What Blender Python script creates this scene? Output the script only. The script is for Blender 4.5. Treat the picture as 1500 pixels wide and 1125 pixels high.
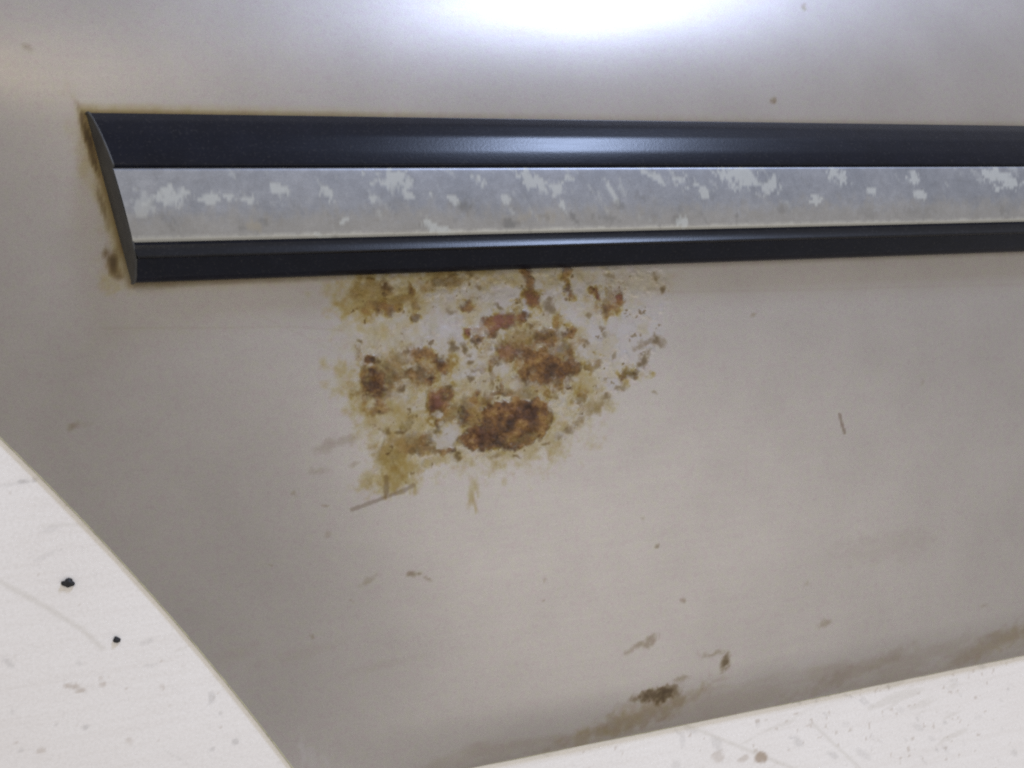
import bpy, bmesh, math
import numpy as np

# ------------------------------------------------------------------ camera, light, exposure
MM = 0.001
sc = bpy.context.scene
for o in list(bpy.data.objects):
    bpy.data.objects.remove(o)

cam_data = bpy.data.cameras.new('camera')
cam = bpy.data.objects.new('camera', cam_data)
sc.collection.objects.link(cam)
sc.camera = cam
cam_data.sensor_width = 36.0
cam_data.lens = 36.0
cam_data.clip_start = 0.01
cam_data.clip_end = 50.0
from mathutils import Matrix, Vector
cam.matrix_world = Matrix((
    (0.945443, 0.076429, -0.316696, 0.012938),
    (-0.088488, 0.995792, -0.023849, -0.081158),
    (0.313540, 0.050572, 0.948227, 0.382000),
    (0, 0, 0, 1)))
cam_data.dof.use_dof = True
cam_data.dof.focus_distance = 0.40
cam_data.dof.aperture_fstop = 22.0

world = bpy.data.worlds.new('World')
sc.world = world
world.use_nodes = True
bg = world.node_tree.nodes['Background']
bg.inputs['Color'].default_value = (1.0, 0.985, 0.96, 1)
bg.inputs['Strength'].default_value = 0.52

def area_lamp(name, loc, target, w, h, energy, color):
    ld = bpy.data.lights.new(name, 'AREA')
    ld.shape = 'RECTANGLE'; ld.size = w; ld.size_y = h
    ld.energy = energy; ld.color = color
    lo = bpy.data.objects.new(name, ld)
    sc.collection.objects.link(lo)
    lo.location = loc
    d = Vector(target) - Vector(loc)
    lo.rotation_euler = d.to_track_quat('-Z', 'Y').to_euler()
    return lo

# cool work lamp beyond the panel's upper edge, neutral ceiling light, weak warm bulb overhead
area_lamp('work_lamp', (0.63, 1.00, 0.64), (0.21, 0.0, 0.02), 0.17, 0.24, 12.0, (0.55, 0.68, 1.0))
area_lamp('ceiling_light', (0.66, -0.66, 1.38), (0.16, -0.10, 0.02), 1.0, 1.0, 4.6, (1.0, 0.985, 0.96))
area_lamp('ceiling_bulb', (-0.26, 0.72, 1.30), (0.0, 0.0, 0.02), 0.16, 0.16, 1.5, (1.0, 0.88, 0.62))

sc.view_settings.view_transform = 'Standard'
sc.view_settings.look = 'None'
sc.view_settings.exposure = 0.0
sc.view_settings.gamma = 1.0
sc.render.engine = 'CYCLES'
sc.cycles.filter_width = 2.0
sc.cycles.max_bounces = 8
sc.cycles.use_denoising = False

# ------------------------------------------------------------------ shape of the panel (all mm)
Y_BOT = -215.7
Y_TOP = 128.0
X_LEFT = -78.0
X_RIGHT = 520.0
ARCH_CX, ARCH_CY, ARCH_R = (-824.13, -700.14, 1000.98)

def arch_x(y):
    """left limit of the sheet: the wheel arch low down, the panel's straight end above"""
    y = np.asarray(y, float)
    s = np.clip(ARCH_R ** 2 - (y - ARCH_CY) ** 2, 0, None)
    return np.maximum(ARCH_CX + np.sqrt(s), X_LEFT)

def profile_z(y):
    y = np.asarray(y, float)
    t = np.clip((y - Y_BOT) / 180.0, 0, 1)
    low = 5.0 + 17.0 * (1 - (1 - t) ** 1.7)
    d = np.clip((y - Y_BOT) / 24.0, 0, 1)
    low = 1.0 + (low - 1.0) * np.sqrt(np.clip(1 - (1 - d) ** 2.2, 0, 1)) ** 1.3
    u = np.clip(y - 26.0, 0, None)
    return low - u ** 2 / (2 * 175.0)

def surf_z(x, y):
    x = np.asarray(x, float); y = np.asarray(y, float)
    d = np.hypot(x - ARCH_CX, y - ARCH_CY) - ARCH_R
    t = np.clip(d / 95.0, 0, 1)
    s = 1 - (1 - t) ** 2.0
    zp = profile_z(y)
    return 1.0 + (zp - 1.0) * s

# ------------------------------------------------------------------ helpers
def link(o, parent=None):
    sc.collection.objects.link(o)
    if parent is not None:
        o.parent = parent
    return o

def mesh_np(name, co, quads, mat, parent=None, attrs=None, smooth=True):
    """co in mm; quads is an (n,4) index array; attrs is a dict name -> (nverts,4) colours"""
    me = bpy.data.meshes.new(name)
    co = np.asarray(co, np.float32) * MM
    quads = np.asarray(quads, np.int32)
    k = quads.shape[1]
    me.vertices.add(len(co)); me.vertices.foreach_set('co', co.ravel())
    me.loops.add(quads.size); me.loops.foreach_set('vertex_index', quads.ravel())
    me.polygons.add(len(quads))
    me.polygons.foreach_set('loop_start', np.arange(len(quads), dtype=np.int32) * k)
    me.update(calc_edges=True)
    me.polygons.foreach_set('use_smooth', np.full(len(quads), smooth))
    for n, a in (attrs or {}).items():
        at = me.attributes.new(n, 'FLOAT_COLOR', 'POINT')
        at.data.foreach_set('color', np.ascontiguousarray(a, np.float32).ravel())
    me.validate()
    me.materials.append(mat)
    o = bpy.data.objects.new(name, me)
    return link(o, parent)

def grid_quads(nr, nc):
    i = np.arange(nr - 1)[:, None] * nc + np.arange(nc - 1)[None, :]
    return np.stack([i, i + 1, i + nc + 1, i + nc], -1).reshape(-1, 4)

def submesh(co, quads, attrs):
    used = np.unique(quads)
    remap = np.full(len(co), -1, np.int64); remap[used] = np.arange(len(used))
    return co[used], remap[quads], {k: v[used] for k, v in attrs.items()}

def steps(*segs):
    """steps((a, b, step), ...) -> joined coordinate list"""
    out = []
    for a, b, st in segs:
        n = max(1, int(round((b - a) / st)))
        out.append(np.linspace(a, b, n, endpoint=False))
    out.append([segs[-1][1]])
    return np.concatenate(out)

def hash2(ix, iy, seed):
    n = (ix.astype(np.int64) * 374761393 + iy.astype(np.int64) * 668265263 + seed * 974634777) & 0xFFFFFFFF
    n = ((n ^ (n >> 13)) * 1274126177) & 0xFFFFFFFF
    n = n ^ (n >> 16)
    return (n & 0xFFFFFF) / float(0xFFFFFF)

def vnoise(x, y, seed=0):
    ix = np.floor(x); iy = np.floor(y)
    fx = x - ix; fy = y - iy
    fx = fx * fx * fx * (fx * (fx * 6 - 15) + 10); fy = fy * fy * fy * (fy * (fy * 6 - 15) + 10)
    a = hash2(ix, iy, seed); b = hash2(ix + 1, iy, seed)
    c = hash2(ix, iy + 1, seed); d = hash2(ix + 1, iy + 1, seed)
    return (a + (b - a) * fx) * (1 - fy) + (c + (d - c) * fx) * fy

def fbm(x, y, scale, seed=0, octaves=4, gain=0.55):
    """fractal noise, about -1..1; scale is the size in mm of the largest lumps"""
    v = 0.0; amp = 1.0; tot = 0.0
    for k in range(octaves):
        f = 2.03 ** k / scale
        v = v + amp * (vnoise(x * f + 17.3 * k, y * f - 9.1 * k, seed + k * 13) * 2 - 1)
        tot += amp; amp *= gain
    return v / tot * 1.6

def sstep(a, b, v):
    t = np.clip((v - a) / (b - a), 0, 1)
    return t * t * (3 - 2 * t)

def paint(field, x, y, blobs, wob, soft=0.35):
    """max-blend soft ragged ellipses (cx, cy, rx, ry, degrees, strength) into field"""
    for cx, cy, rx, ry, ang, st in blobs:
        r = max(rx, ry) * 1.8 + 2
        m = (np.abs(x - cx) < r) & (np.abs(y - cy) < r)
        if not m.any():
            continue
        dx = x[m] - cx; dy = y[m] - cy
        c, s = math.cos(math.radians(ang)), math.sin(math.radians(ang))
        q = np.sqrt(((dx * c + dy * s) / rx) ** 2 + ((-dx * s + dy * c) / ry) ** 2)
        q = q + wob[m]
        field[m] = np.maximum(field[m], st * sstep(1 + soft, 1 - soft, q))
    return field

def poly_sdf(x, y, poly):
    """signed distance to a polygon, negative inside"""
    p = np.asarray(poly, float); n = len(p)
    best = np.full(x.shape, 1e9); inside = np.zeros(x.shape, bool)
    for i in range(n):
        ax, ay = p[i]; bx, by = p[(i + 1) % n]
        ex, ey = bx - ax, by - ay
        t = np.clip(((x - ax) * ex + (y - ay) * ey) / (ex * ex + ey * ey + 1e-12), 0, 1)
        best = np.minimum(best, np.hypot(x - ax - t * ex, y - ay - t * ey))
        cond = ((ay > y) != (by > y)) & (x < (bx - ax) * (y - ay) / (by - ay + 1e-12) + ax)
        inside ^= cond
    return np.where(inside, -best, best)

def line_dist(x, y, pts):
    best = np.full(x.shape, 1e9)
    for (ax, ay), (bx, by) in zip(pts[:-1], pts[1:]):
        ex, ey = bx - ax, by - ay
        t = np.clip(((x - ax) * ex + (y - ay) * ey) / (ex * ex + ey * ey + 1e-12), 0, 1)
        best = np.minimum(best, np.hypot(x - ax - t * ex, y - ay - t * ey))
    return best

# ------------------------------------------------------------------ where the marks lie (mm on each surface)
RUST = [
    (92.9, -61.0, 10.01, 2.94, 0, 0.5), (84.7, -71.4, 5.93, 2.43, 0, 0.55), (94.8, -68.5, 8.54, 2.45, 0, 0.4), (117.0, -80.2, 6.8, 3.0, 0, 0.6),
    (127.2, -50.7, 6.88, 1.52, 10, 0.6), (136.0, -57.6, 9.68, 3.05, 0, 0.65), (153.5, -61.3, 7.2, 4.12, 0, 0.6), (80.1, -35.8, 5.86, 1.46, 0, 0.4),
    (93.5, -38.9, 5.5, 1.48, 0, 0.4), (86.8, -92.4, 3.98, 3.42, 0, 0.35), (90.7, -90.3, 6.51, 2.45, 0, 0.45), (136.0, -75.4, 7.01, 1.78, 0, 0.45),
    (86.5, -42.2, 4.45, 1.96, 0, 0.85), (82.7, -34.7, 6.38, 2.2, 8, 0.55), (89.2, -33.5, 1.74, 1.72, 0, 0.8), (97.6, -35.1, 1.51, 1.98, 0, 0.75),
    (97.9, -45.5, 1.26, 1.23, 0, 0.7), (98.8, -40.9, 1.51, 1.48, 0, 0.5), (111.8, -33.0, 8.25, 1.5, 4, 0.6), (118.2, -42.4, 1.56, 1.76, 0, 0.9),
    (121.6, -55.4, 2.34, 1.52, 40, 0.8), (82.1, -66.3, 4.18, 5.82, 0, 1), (81.4, -59.4, 3.92, 1.46, -8, 1), (78.4, -63.6, 1.71, 5.32, 0, 0.8),
    (99.9, -59.0, 5.57, 2.71, -10, 0.9), (106.7, -62.7, 2.82, 2.97, 0, 1), (103.2, -67.9, 2.29, 1.98, 0, 1), (97.1, -65.2, 7.06, 4.43, 0, 0.8),
    (89.2, -64.4, 3.98, 5.37, 0, 0.75), (143.9, -33.2, 1.63, 2.84, 15, 0.9), (143.7, -40.9, 2.72, 2.82, 0, 1), (158.8, -38.6, 1.67, 2.35, 15, 0.9),
    (158.5, -32.3, 1.39, 1.57, 0, 0.7), (170.9, -41.2, 1.7, 2.11, 15, 1), (175.4, -45.4, 3.72, 2.37, 0, 0.9), (180.7, -44.1, 1.73, 2.38, 0, 1),
    (176.3, -42.0, 4.02, 2.11, 0, 0.5), (132.2, -49.0, 6.41, 2.79, 8, 1), (138.7, -48.1, 4.05, 1.79, 4, 1), (127.7, -52.0, 3.69, 1.78, 30, 1),
    (148.5, -55.3, 5.49, 3.6, 0, 0.95), (152.5, -50.2, 1.66, 2.84, 0, 0.8), (156.5, -54.5, 2.5, 1.55, 0, 0.9), (137.5, -55.7, 8.09, 2.8, 0, 0.6),
    (133.2, -60.0, 5.35, 4.56, 0, 0.95), (141.1, -62.3, 7.33, 4.59, 0, 1), (150.2, -68.1, 7.99, 5.91, 0, 1), (139.2, -69.3, 3.25, 3.31, 0, 0.95),
    (157.5, -66.3, 3.07, 5.17, 0, 0.9), (127.4, -64.7, 1.59, 4.04, 0, 0.7), (145.0, -64.6, 8.2, 5.12, 0, 0.9), (166.1, -67.9, 1.97, 2.62, -20, 0.8),
    (182.7, -72.3, 3.78, 1.59, 10, 1), (83.2, -74.9, 1.97, 1.21, 0, 0.8), (82.7, -77.8, 3.2, 1.46, -10, 0.7), (105.0, -78.0, 3.33, 4.96, -10, 1),
    (109.0, -73.3, 2.58, 2.48, 0, 0.95), (109.7, -80.4, 2.58, 2.49, 0, 0.8), (113.8, -81.5, 2.34, 3.5, 15, 1), (117.3, -83.3, 2.36, 3.0, 0, 0.9),
    (99.6, -89.9, 4.06, 2.23, 20, 0.85), (96.9, -91.9, 6.58, 1.97, 0, 0.7), (105.7, -94.2, 3.34, 1.24, -15, 0.85), (129.2, -76.2, 4.0, 1.52, 0, 0.8),
    (119.2, -76.4, 1.57, 1.25, 0, 0.9), (123.5, -78.2, 3.17, 1.51, 0, 0.6), (129.0, -72.6, 0.8, 2.53, 0, 0.7), (160.5, -78.7, 1.96, 2.6, -15, 0.75),
    (117.7, -52.2, 1.56, 1.5, 0, 0.95), (120.9, -64.4, 2.1, 1.51, 0, 0.45), (78.5, -72.1, 1.22, 3.39, 0, 0.6), (92.5, -83.6, 1.5, 1.47, 0, 0.7),
    (103.7, -85.3, 1.53, 2.23, 0, 0.9),
]
RUST_MASS = [
    (110.3, -90.9), (113.9, -87.5), (119.0, -85.4), (118.8, -80.9),
    (122.1, -79.1), (129.8, -79.8), (136.1, -77.0), (141.6, -76.9),
    (146.0, -79.3), (148.8, -82.9), (148.4, -88.5), (146.3, -91.7),
    (139.0, -93.9), (131.8, -96.5), (124.4, -95.8), (118.2, -96.2),
    (113.2, -93.9),
]
RED = [
    (143.7, -40.9, 3.54, 3.34, 0, 1.0), (170.9, -41.2, 2.28, 2.63, 0, 1.0), (180.7, -44.1, 2.31, 2.91, 0, 1.0), (131.4, -48.9, 6.4, 3.04, 8, 0.9),
    (117.7, -52.2, 2.09, 2.0, 0, 1.0), (105.1, -77.2, 2.82, 3.96, 0, 0.75), (133.2, -60.0, 4.28, 3.55, 0, 0.5), (109.0, -73.3, 2.06, 1.99, 0, 0.5),
    (118.9, -90.4, 6.3, 3.02, 15, 0.35), (135.4, -83.0, 8.09, 3.56, 0, 0.3),
]
YELLOW = [
    (82.7, -34.7, 7.36, 3.91, 0, 0.75), (86.6, -61.8, 3.46, 3.41, 0, 0.8), (78.1, -67.2, 1.71, 5.32, 0, 0.6), (137.6, -54.9, 8.63, 3.06, 0, 0.75),
    (148.6, -53.8, 6.04, 2.57, 0, 0.6), (110.3, -80.1, 2.58, 2.49, 0, 1), (117.4, -82.8, 2.36, 2.5, 0, 0.5), (182.7, -72.3, 3.78, 1.85, 0, 0.8),
    (160.5, -78.7, 2.53, 3.11, 0, 0.8), (166.1, -67.9, 2.55, 3.12, 0, 0.8), (147.8, -85.4, 1.38, 5.65, 0, 0.6), (137.5, -92.2, 8.12, 1.53, 12, 0.6),
    (87.8, -96.1, 6.23, 6.12, 0, 0.8), (111.8, -33.0, 8.77, 2.01, 0, 0.5), (89.8, -103.0, 4.0, 2.46, 0, 0.9), (92.5, -83.6, 2.26, 2.21, 0, 1.0),
]
HOLES = [
    (95.3, -62.4, 2.26, 1.72, -25, 0.95), (94.1, -68.9, 2.76, 2.21, 0, 0.95), (107.4, -88.1, 5.92, 3.23, 15, 1), (104.0, -81.4, 2.05, 1.73, 0, 0.95),
    (132.4, -52.8, 1.87, 1.27, 0, 0.9), (129.6, -67.3, 2.13, 3.03, 0, 0.9), (135.2, -72.1, 2.15, 1.52, 0, 0.7), (144.3, -73.5, 2.73, 1.02, 0, 0.6),
]
PALE = [
    (47.6, -196.7, 0.96, 5.48, 8, 0.6), (51.0, -200.3, 1.46, 3.99, 20, 0.5), (56.4, -202.5, 1.22, 4.53, 10, 0.4), (256.4, -197.4, 5.45, 1.53, 20, 0.35),
    (342.4, -203.1, 5.49, 1.36, 20, 0.3), (107.4, -88.1, 6.17, 3.48, 15, 1.0), (104.0, -81.4, 1.79, 1.48, 0, 1.0), (103.4, -56.3, 6.61, 1.73, -12, 1.0),
    (110.3, -65.9, 7.74, 3.98, 0, 0.6), (161.8, -61.6, 6.18, 2.34, 0, 0.7), (176.1, -61.5, 7.47, 5.25, 0, 0.45), (163.7, -73.7, 5.64, 3.12, 0, 0.6),
    (122.2, -47.9, 4.73, 2.26, 0, 0.5), (134.9, -39.7, 4.83, 2.55, 0, 0.5), (104.7, -71.7, 3.58, 1.98, 0, 0.7), (125.5, -72.8, 4.24, 2.01, 0, 0.6),
    (95.4, -78.4, 4.03, 2.95, 0, 0.6), (164.2, -50.3, 8.44, 5.21, 0, 0.4), (121.2, -60.4, 6.3, 3.51, 0, 0.4),
]
SPECKS = [
    (111.8, -57.3, 1.03, 1.0, 0, 0.7), (115.6, -58.1, 1.3, 1.25, 0, 0.8), (116.9, -61.6, 1.04, 1.0, 0, 0.6), (117.9, -69.2, 1.05, 1.25, 0, 0.7),
    (78.5, -52.9, 1.22, 0.73, -25, 0.7), (112.7, -43.6, 1.81, 1.25, 0, 0.4), (131.4, -42.3, 1.86, 1.02, -25, 0.6), (124.4, -35.4, 1.31, 1.02, -30, 0.5),
    (149.9, -44.8, 1.92, 1.55, 20, 0.6), (151.5, -42.3, 1.1, 1.29, 0, 0.5), (167.5, -47.4, 1.13, 1.05, 0, 0.5), (198.4, -39.9, 1.49, 1.34, 0, 0.7),
    (196.6, -34.2, 1.18, 1.08, 0, 0.4), (175.6, -34.1, 2.01, 1.06, 0, 0.35), (194.8, -60.1, 2.07, 1.87, 0, 0.75), (190.7, -60.3, 2.34, 1.07, 15, 0.4),
    (186.3, -60.9, 2.33, 1.06, 15, 0.35), (188.5, -66.3, 2.31, 1.62, 35, 0.75), (177.2, -76.9, 2.02, 1.05, 10, 0.45), (192.2, -79.1, 0.89, 0.8, 0, 0.5),
    (170.9, -79.5, 2.0, 1.05, 0, 0.5), (156.4, -89.8, 2.21, 1.31, 35, 0.5), (159.9, -87.2, 1.68, 1.04, 20, 0.3), (151.2, -92.7, 1.38, 0.78, 20, 0.3),
    (146.0, -95.5, 1.1, 0.77, 0, 0.5), (132.4, -99.6, 1.35, 0.76, 0, 0.6), (110.1, -97.4, 1.3, 1.25, 0, 0.7), (123.6, -99.2, 2.39, 0.76, 0, 0.3),
    (93.2, -70.3, 1.0, 1.23, 0, 0.7), (96.5, -63.9, 1.01, 1.48, 20, 0.7), (85.4, -84.9, 1.24, 0.98, -20, 0.6), (91.0, -85.6, 1.5, 0.98, 0, 0.7),
    (171.1, -52.0, 0.85, 1.05, 0, 0.4), (171.4, -55.4, 0.85, 1.05, 0, 0.4), (164.8, -59.5, 1.13, 0.78, 0, 0.4), (175.0, -64.1, 1.15, 1.05, 0, 0.4),
    (125.1, -71.6, 0.79, 2.01, 0, 0.4), (165.9, -83.0, 4.52, 2.35, 15, 0.3), (255.6, 35.7, 1.3, 1.16, 0, 0.85), (189.4, -140.8, 1.2, 0.81, 0, 0.6),
    (200.2, -163.4, 1.21, 0.84, 30, 0.45), (238.7, -52.3, 1.27, 0.83, 0, 0.45), (92.6, -138.3, 2.77, 0.75, -8, 0.6), (97.0, -140.9, 1.52, 0.51, -35, 0.35),
    (75.4, -138.0, 2.93, 0.75, 20, 0.3), (189.6, -200.9, 4.35, 2.35, 0, 2.2), (182.6, -199.6, 4.29, 2.03, 0, 1.8), (194.1, -199.4, 2.5, 2.05, 0, 0.9),
    (218.0, -191.5, 2.53, 1.73, 25, 1.5), (212.8, -187.2, 4.43, 0.85, -5, 0.4), (181.0, -178.4, 5.37, 1.1, 18, 0.5), (198.0, -195.2, 3.12, 1.15, 0, 0.4),
    (52.7, -156.4, 0.71, 0.75, 0, 0.4), (72.0, -94.8, 2.17, 0.73, 0, 0.25), (62.0, -119.6, 0.95, 0.73, 0, 0.2), (51.3, -103.3, 0.7, 0.48, 0, 0.3),
    (266.5, -182.2, 3.08, 1.17, 0, 0.35), (142.3, -147.1, 0.83, 0.52, 0, 0.35), (140.5, -154.7, 0.83, 0.52, 0, 0.3), (-19.1, -73.4, 1.51, 1.37, 0, 0.35),
    (-22.8, 50.8, 1.65, 1.42, -20, 0.4), (42.7, -129.1, 0.7, 0.73, 0, 0.25), (118.2, -65.3, 0.78, 0.75, 0, 0.4), (67.7, -144.6, 0.73, 0.5, 0, 0.3),
    (62.1, -110.5, 0.71, 0.49, 0, 0.4), (281.9, 78.2, 1.39, 1.06, 0, 0.4), (349.1, -188.3, 1.94, 0.94, 0, 0.2), (256.8, -165.9, 1.01, 0.86, 0, 0.25),
    (183.2, -128.5, 0.89, 0.8, 0, 0.2), (318.7, -85.5, 1.08, 0.88, 0, 0.2),
]
DARKRUST = [
    (82.0, -67.0, 3.19, 3.88, 0, 0.9), (81.4, -59.4, 3.43, 1.21, -8, 0.8), (118.9, -90.9, 6.82, 3.27, 15, 0.75), (138.1, -83.3, 8.13, 3.06, 5, 0.75),
    (127.1, -87.4, 7.97, 3.54, 15, 0.6), (151.5, -68.4, 4.42, 3.09, 0, 0.5), (103.2, -68.1, 1.53, 1.48, 0, 0.7), (148.5, -55.3, 3.29, 2.06, 0, 0.4),
    (139.1, -69.8, 2.17, 2.29, 0, 0.6), (104.0, -81.1, 2.56, 4.45, 0, 0.4), (97.6, -35.1, 1.26, 1.73, 0, 0.5), (89.2, -33.5, 1.24, 1.23, 0, 0.6),
]
STAIN = [
    (180.8, -207.4, 21.74, 4.26, 12, 0.18), (362.1, -205.7, 14.68, 4.21, 14, 0.15), (-6.5, 11.6, 2.52, 15.75, 12, 0.2), (-1.2, -23.5, 3.41, 4.95, 0, 0.35),
    (92.6, -64.6, 16.51, 7.35, 0, 0.75), (84.2, -77.4, 8.4, 6.32, 0, 0.6), (98.2, -91.0, 11.16, 3.45, 0, 0.7), (86.3, -36.1, 13.58, 5.88, 0, 0.7),
    (119.4, -84.2, 7.88, 7.52, 0, 0.6), (141.4, -75.9, 13.6, 3.06, 0, 0.6), (159.8, -69.5, 6.72, 7.77, 0, 0.6), (82.5, -37.1, 11.04, 7.32, 0, 0.8),
    (75.6, -38.0, 3.88, 7.27, 0, 0.5), (98.5, -39.1, 5.04, 7.42, 0, 0.5), (111.8, -32.8, 11.61, 2.51, 3, 0.75), (86.5, -48.3, 12.35, 3.42, 0, 0.35),
    (89.8, -53.4, 14.92, 7.34, 0, 0.25), (92.6, -64.6, 17.51, 8.82, 0, 0.6), (81.0, -71.1, 5.89, 9.7, 0, 0.7), (88.9, -80.3, 9.97, 9.77, 0, 0.55),
    (93.4, -88.1, 11.32, 6.38, 0, 0.65), (87.8, -96.1, 6.48, 7.34, 0, 0.85), (86.1, -102.1, 6.95, 4.41, 0, 0.75), (78.8, -101.4, 5.38, 2.44, 20, 0.4),
    (89.8, -103.7, 4.5, 2.21, 0, 0.8), (137.7, -53.9, 12.94, 5.6, 0, 0.6), (142.4, -63.1, 19.04, 11.24, 0, 0.5), (160.9, -73.5, 8.42, 8.82, 0, 0.5),
    (165.9, -81.7, 6.8, 3.65, 0, 0.45), (129.8, -86.4, 24.07, 12.65, 0, 0.5), (109.3, -79.6, 11.87, 8.95, 0, 0.6), (104.2, -97.0, 11.29, 1.99, 0, 0.45),
    (134.1, -33.3, 16.06, 2.56, 3, 0.5), (164.3, -33.3, 14.06, 2.1, 3, 0.3), (174.7, -44.3, 9.73, 4.21, 0, 0.4), (187.0, -36.2, 14.59, 3.73, 0, 0.25),
    (153.9, -56.2, 11.08, 4.64, 0, 0.4), (130.9, -71.2, 18.7, 5.06, 0, 0.4), (119.9, -44.0, 5.23, 5.03, 0, 0.4), (116.0, -30.0, 31.17, 1.76, 3, 0.6),
]
ZONE = [
    (72.5, -31.0), (103.1, -30.2), (139.7, -31.0), (178.9, -30.5),
    (199.9, -31.4), (201.8, -41.7), (197.7, -54.9), (191.6, -67.9),
    (182.2, -75.7), (167.1, -86.0), (150.9, -96.0), (132.9, -99.9),
    (107.9, -99.4), (95.0, -100.6), (92.1, -106.5), (82.1, -107.8),
    (77.6, -101.2), (83.3, -89.6), (77.9, -79.3), (75.7, -67.0),
    (76.8, -52.6), (74.6, -44.0),
]
SMEAR = [
    (179.4, -207.7, 24.8, 4.57, 12, 0.22), (163.2, -209.9, 18.2, 3.06, 12, 0.2), (354.5, -206.7, 24.28, 4.57, 14, 0.18), (281.1, -206.9, 29.08, 2.97, 12, 0.2),
    (186.5, -200.3, 12.36, 3.51, 8, 0.15), (-15.8, -73.7, 2.6, 1.15, 0, 0.1), (66.4, -88.0, 6.2, 1.92, 10, 0.2), (61.1, -97.1, 3.31, 1.44, 0, 0.15),
    (47.6, -162.0, 14.22, 1.99, 8, 0.05), (78.5, -170.1, 12.42, 1.27, 6, 0.05), (26.7, -159.3, 6.97, 2.46, 20, 0.06), (298.1, -154.0, 21.29, 5.9, 0, 0.05),
]
SCRATCH_SHADE = [  # scratches, plus faint lines below the moulding that paint its shadow edge
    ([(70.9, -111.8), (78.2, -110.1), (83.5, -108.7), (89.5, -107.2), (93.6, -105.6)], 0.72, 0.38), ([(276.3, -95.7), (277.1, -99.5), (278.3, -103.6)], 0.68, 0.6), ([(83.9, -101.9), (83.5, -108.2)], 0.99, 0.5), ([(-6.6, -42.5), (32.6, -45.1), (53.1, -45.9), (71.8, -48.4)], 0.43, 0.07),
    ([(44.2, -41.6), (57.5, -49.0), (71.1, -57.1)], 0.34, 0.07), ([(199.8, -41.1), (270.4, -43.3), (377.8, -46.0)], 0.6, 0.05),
]
STREAK = [([(116.5, -99.0), (116.3, -105.3), (115.0, -116.6)], 2.1, 0.34), ([(86.3, -99.7), (84.5, -107.4)], 2.98, 0.5), ([(95.4, -95.7), (93.6, -106.6)], 2.53, 0.35)]
WET = [
    (397.2, -200.4), (373.1, -200.6), (357.2, -198.0), (334.4, -199.2),
    (309.0, -202.9), (276.9, -200.3), (246.6, -200.8), (223.8, -201.2),
    (204.9, -201.4), (194.4, -206.2), (177.6, -201.6), (163.0, -204.5),
    (157.3, -209.3), (112.8, -204.7), (86.4, -212.0), (112.7, -218.8),
    (376.8, -217.3), (417.8, -219.0),
]
WETB = [(186.9, -207.7, 18.83, 4.29, 12, 0.9), (169.0, -209.3, 15.29, 3.06, 12, 0.8), (366.0, -205.3, 12.31, 3.51, 12, 0.5)]
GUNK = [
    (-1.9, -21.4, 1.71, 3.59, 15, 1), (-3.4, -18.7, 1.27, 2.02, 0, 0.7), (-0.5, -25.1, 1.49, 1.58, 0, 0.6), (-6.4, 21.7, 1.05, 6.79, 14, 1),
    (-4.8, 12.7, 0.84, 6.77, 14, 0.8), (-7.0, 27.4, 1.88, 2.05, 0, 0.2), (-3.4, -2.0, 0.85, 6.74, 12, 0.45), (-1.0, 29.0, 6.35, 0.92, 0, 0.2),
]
BOARD_DIRT = [
    (-36.0, -91.3, 1.9, 0.92, 0, 0.6), (-32.8, -90.9, 0.85, 0.92, 0, 0.5), (-41.3, -91.6, 4.17, 0.69, 0, 0.25), (18.7, -173.5, 1.17, 2.14, -15, 0.4),
    (25.6, -190.2, 1.18, 1.19, 0, 0.5), (17.5, -191.5, 0.93, 0.71, 0, 0.4), (-22.9, -176.3, 1.08, 0.92, 0, 0.5), (-31.9, -173.9, 0.85, 0.68, 0, 0.3),
    (-45.0, -151.1, 0.85, 1.99, 40, 0.35), (-44.9, -167.1, 0.83, 0.9, 0, 0.3), (-1.2, -150.7, 2.7, 0.7, 10, 0.3), (21.0, -179.5, 0.7, 0.71, 0, 0.4),
    (-0.7, -159.0, 2.25, 0.7, 0, 0.25), (-43.3, -180.5, 0.84, 0.67, 0, 0.35), (-31.5, -117.1, 3.42, 0.92, 20, 0.2), (-28.7, -108.1, 4.28, 0.92, 10, 0.2),
    (200.2, -221.6, 1.25, 3.83, 0, 0.24), (204.2, -219.0, 3.09, 1.12, -30, 0.24), (215.5, -226.6, 1.9, 3.35, 20, 0.3), (254.1, -233.9, 2.98, 1.17, -30, 0.36),
    (270.4, -241.6, 3.38, 1.18, -30, 0.36), (285.9, -244.0, 4.79, 1.51, -35, 0.24), (315.6, -237.8, 3.56, 1.24, -35, 0.24), (322.2, -244.2, 2.13, 0.95, -40, 0.24),
    (329.0, -250.0, 2.86, 1.27, -40, 0.21), (353.4, -216.8, 2.58, 1.63, -40, 0.36), (366.9, -259.0, 2.25, 1.31, -40, 0.3), (307.5, -228.8, 2.18, 1.18, 0, 0.18),
    (278.7, -229.7, 1.75, 1.16, 0, 0.18), (349.4, -239.4, 2.31, 1.22, 0, 0.15), (196.0, -231.9, 1.86, 2.18, 0, 0.24), (235.4, -221.8, 0.99, 1.69, 0, 0.24),
    (338.1, -222.0, 3.66, 0.95, -35, 0.15), (188.4, -215.5, 4.29, 0.82, 10, 0.24),
]
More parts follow.
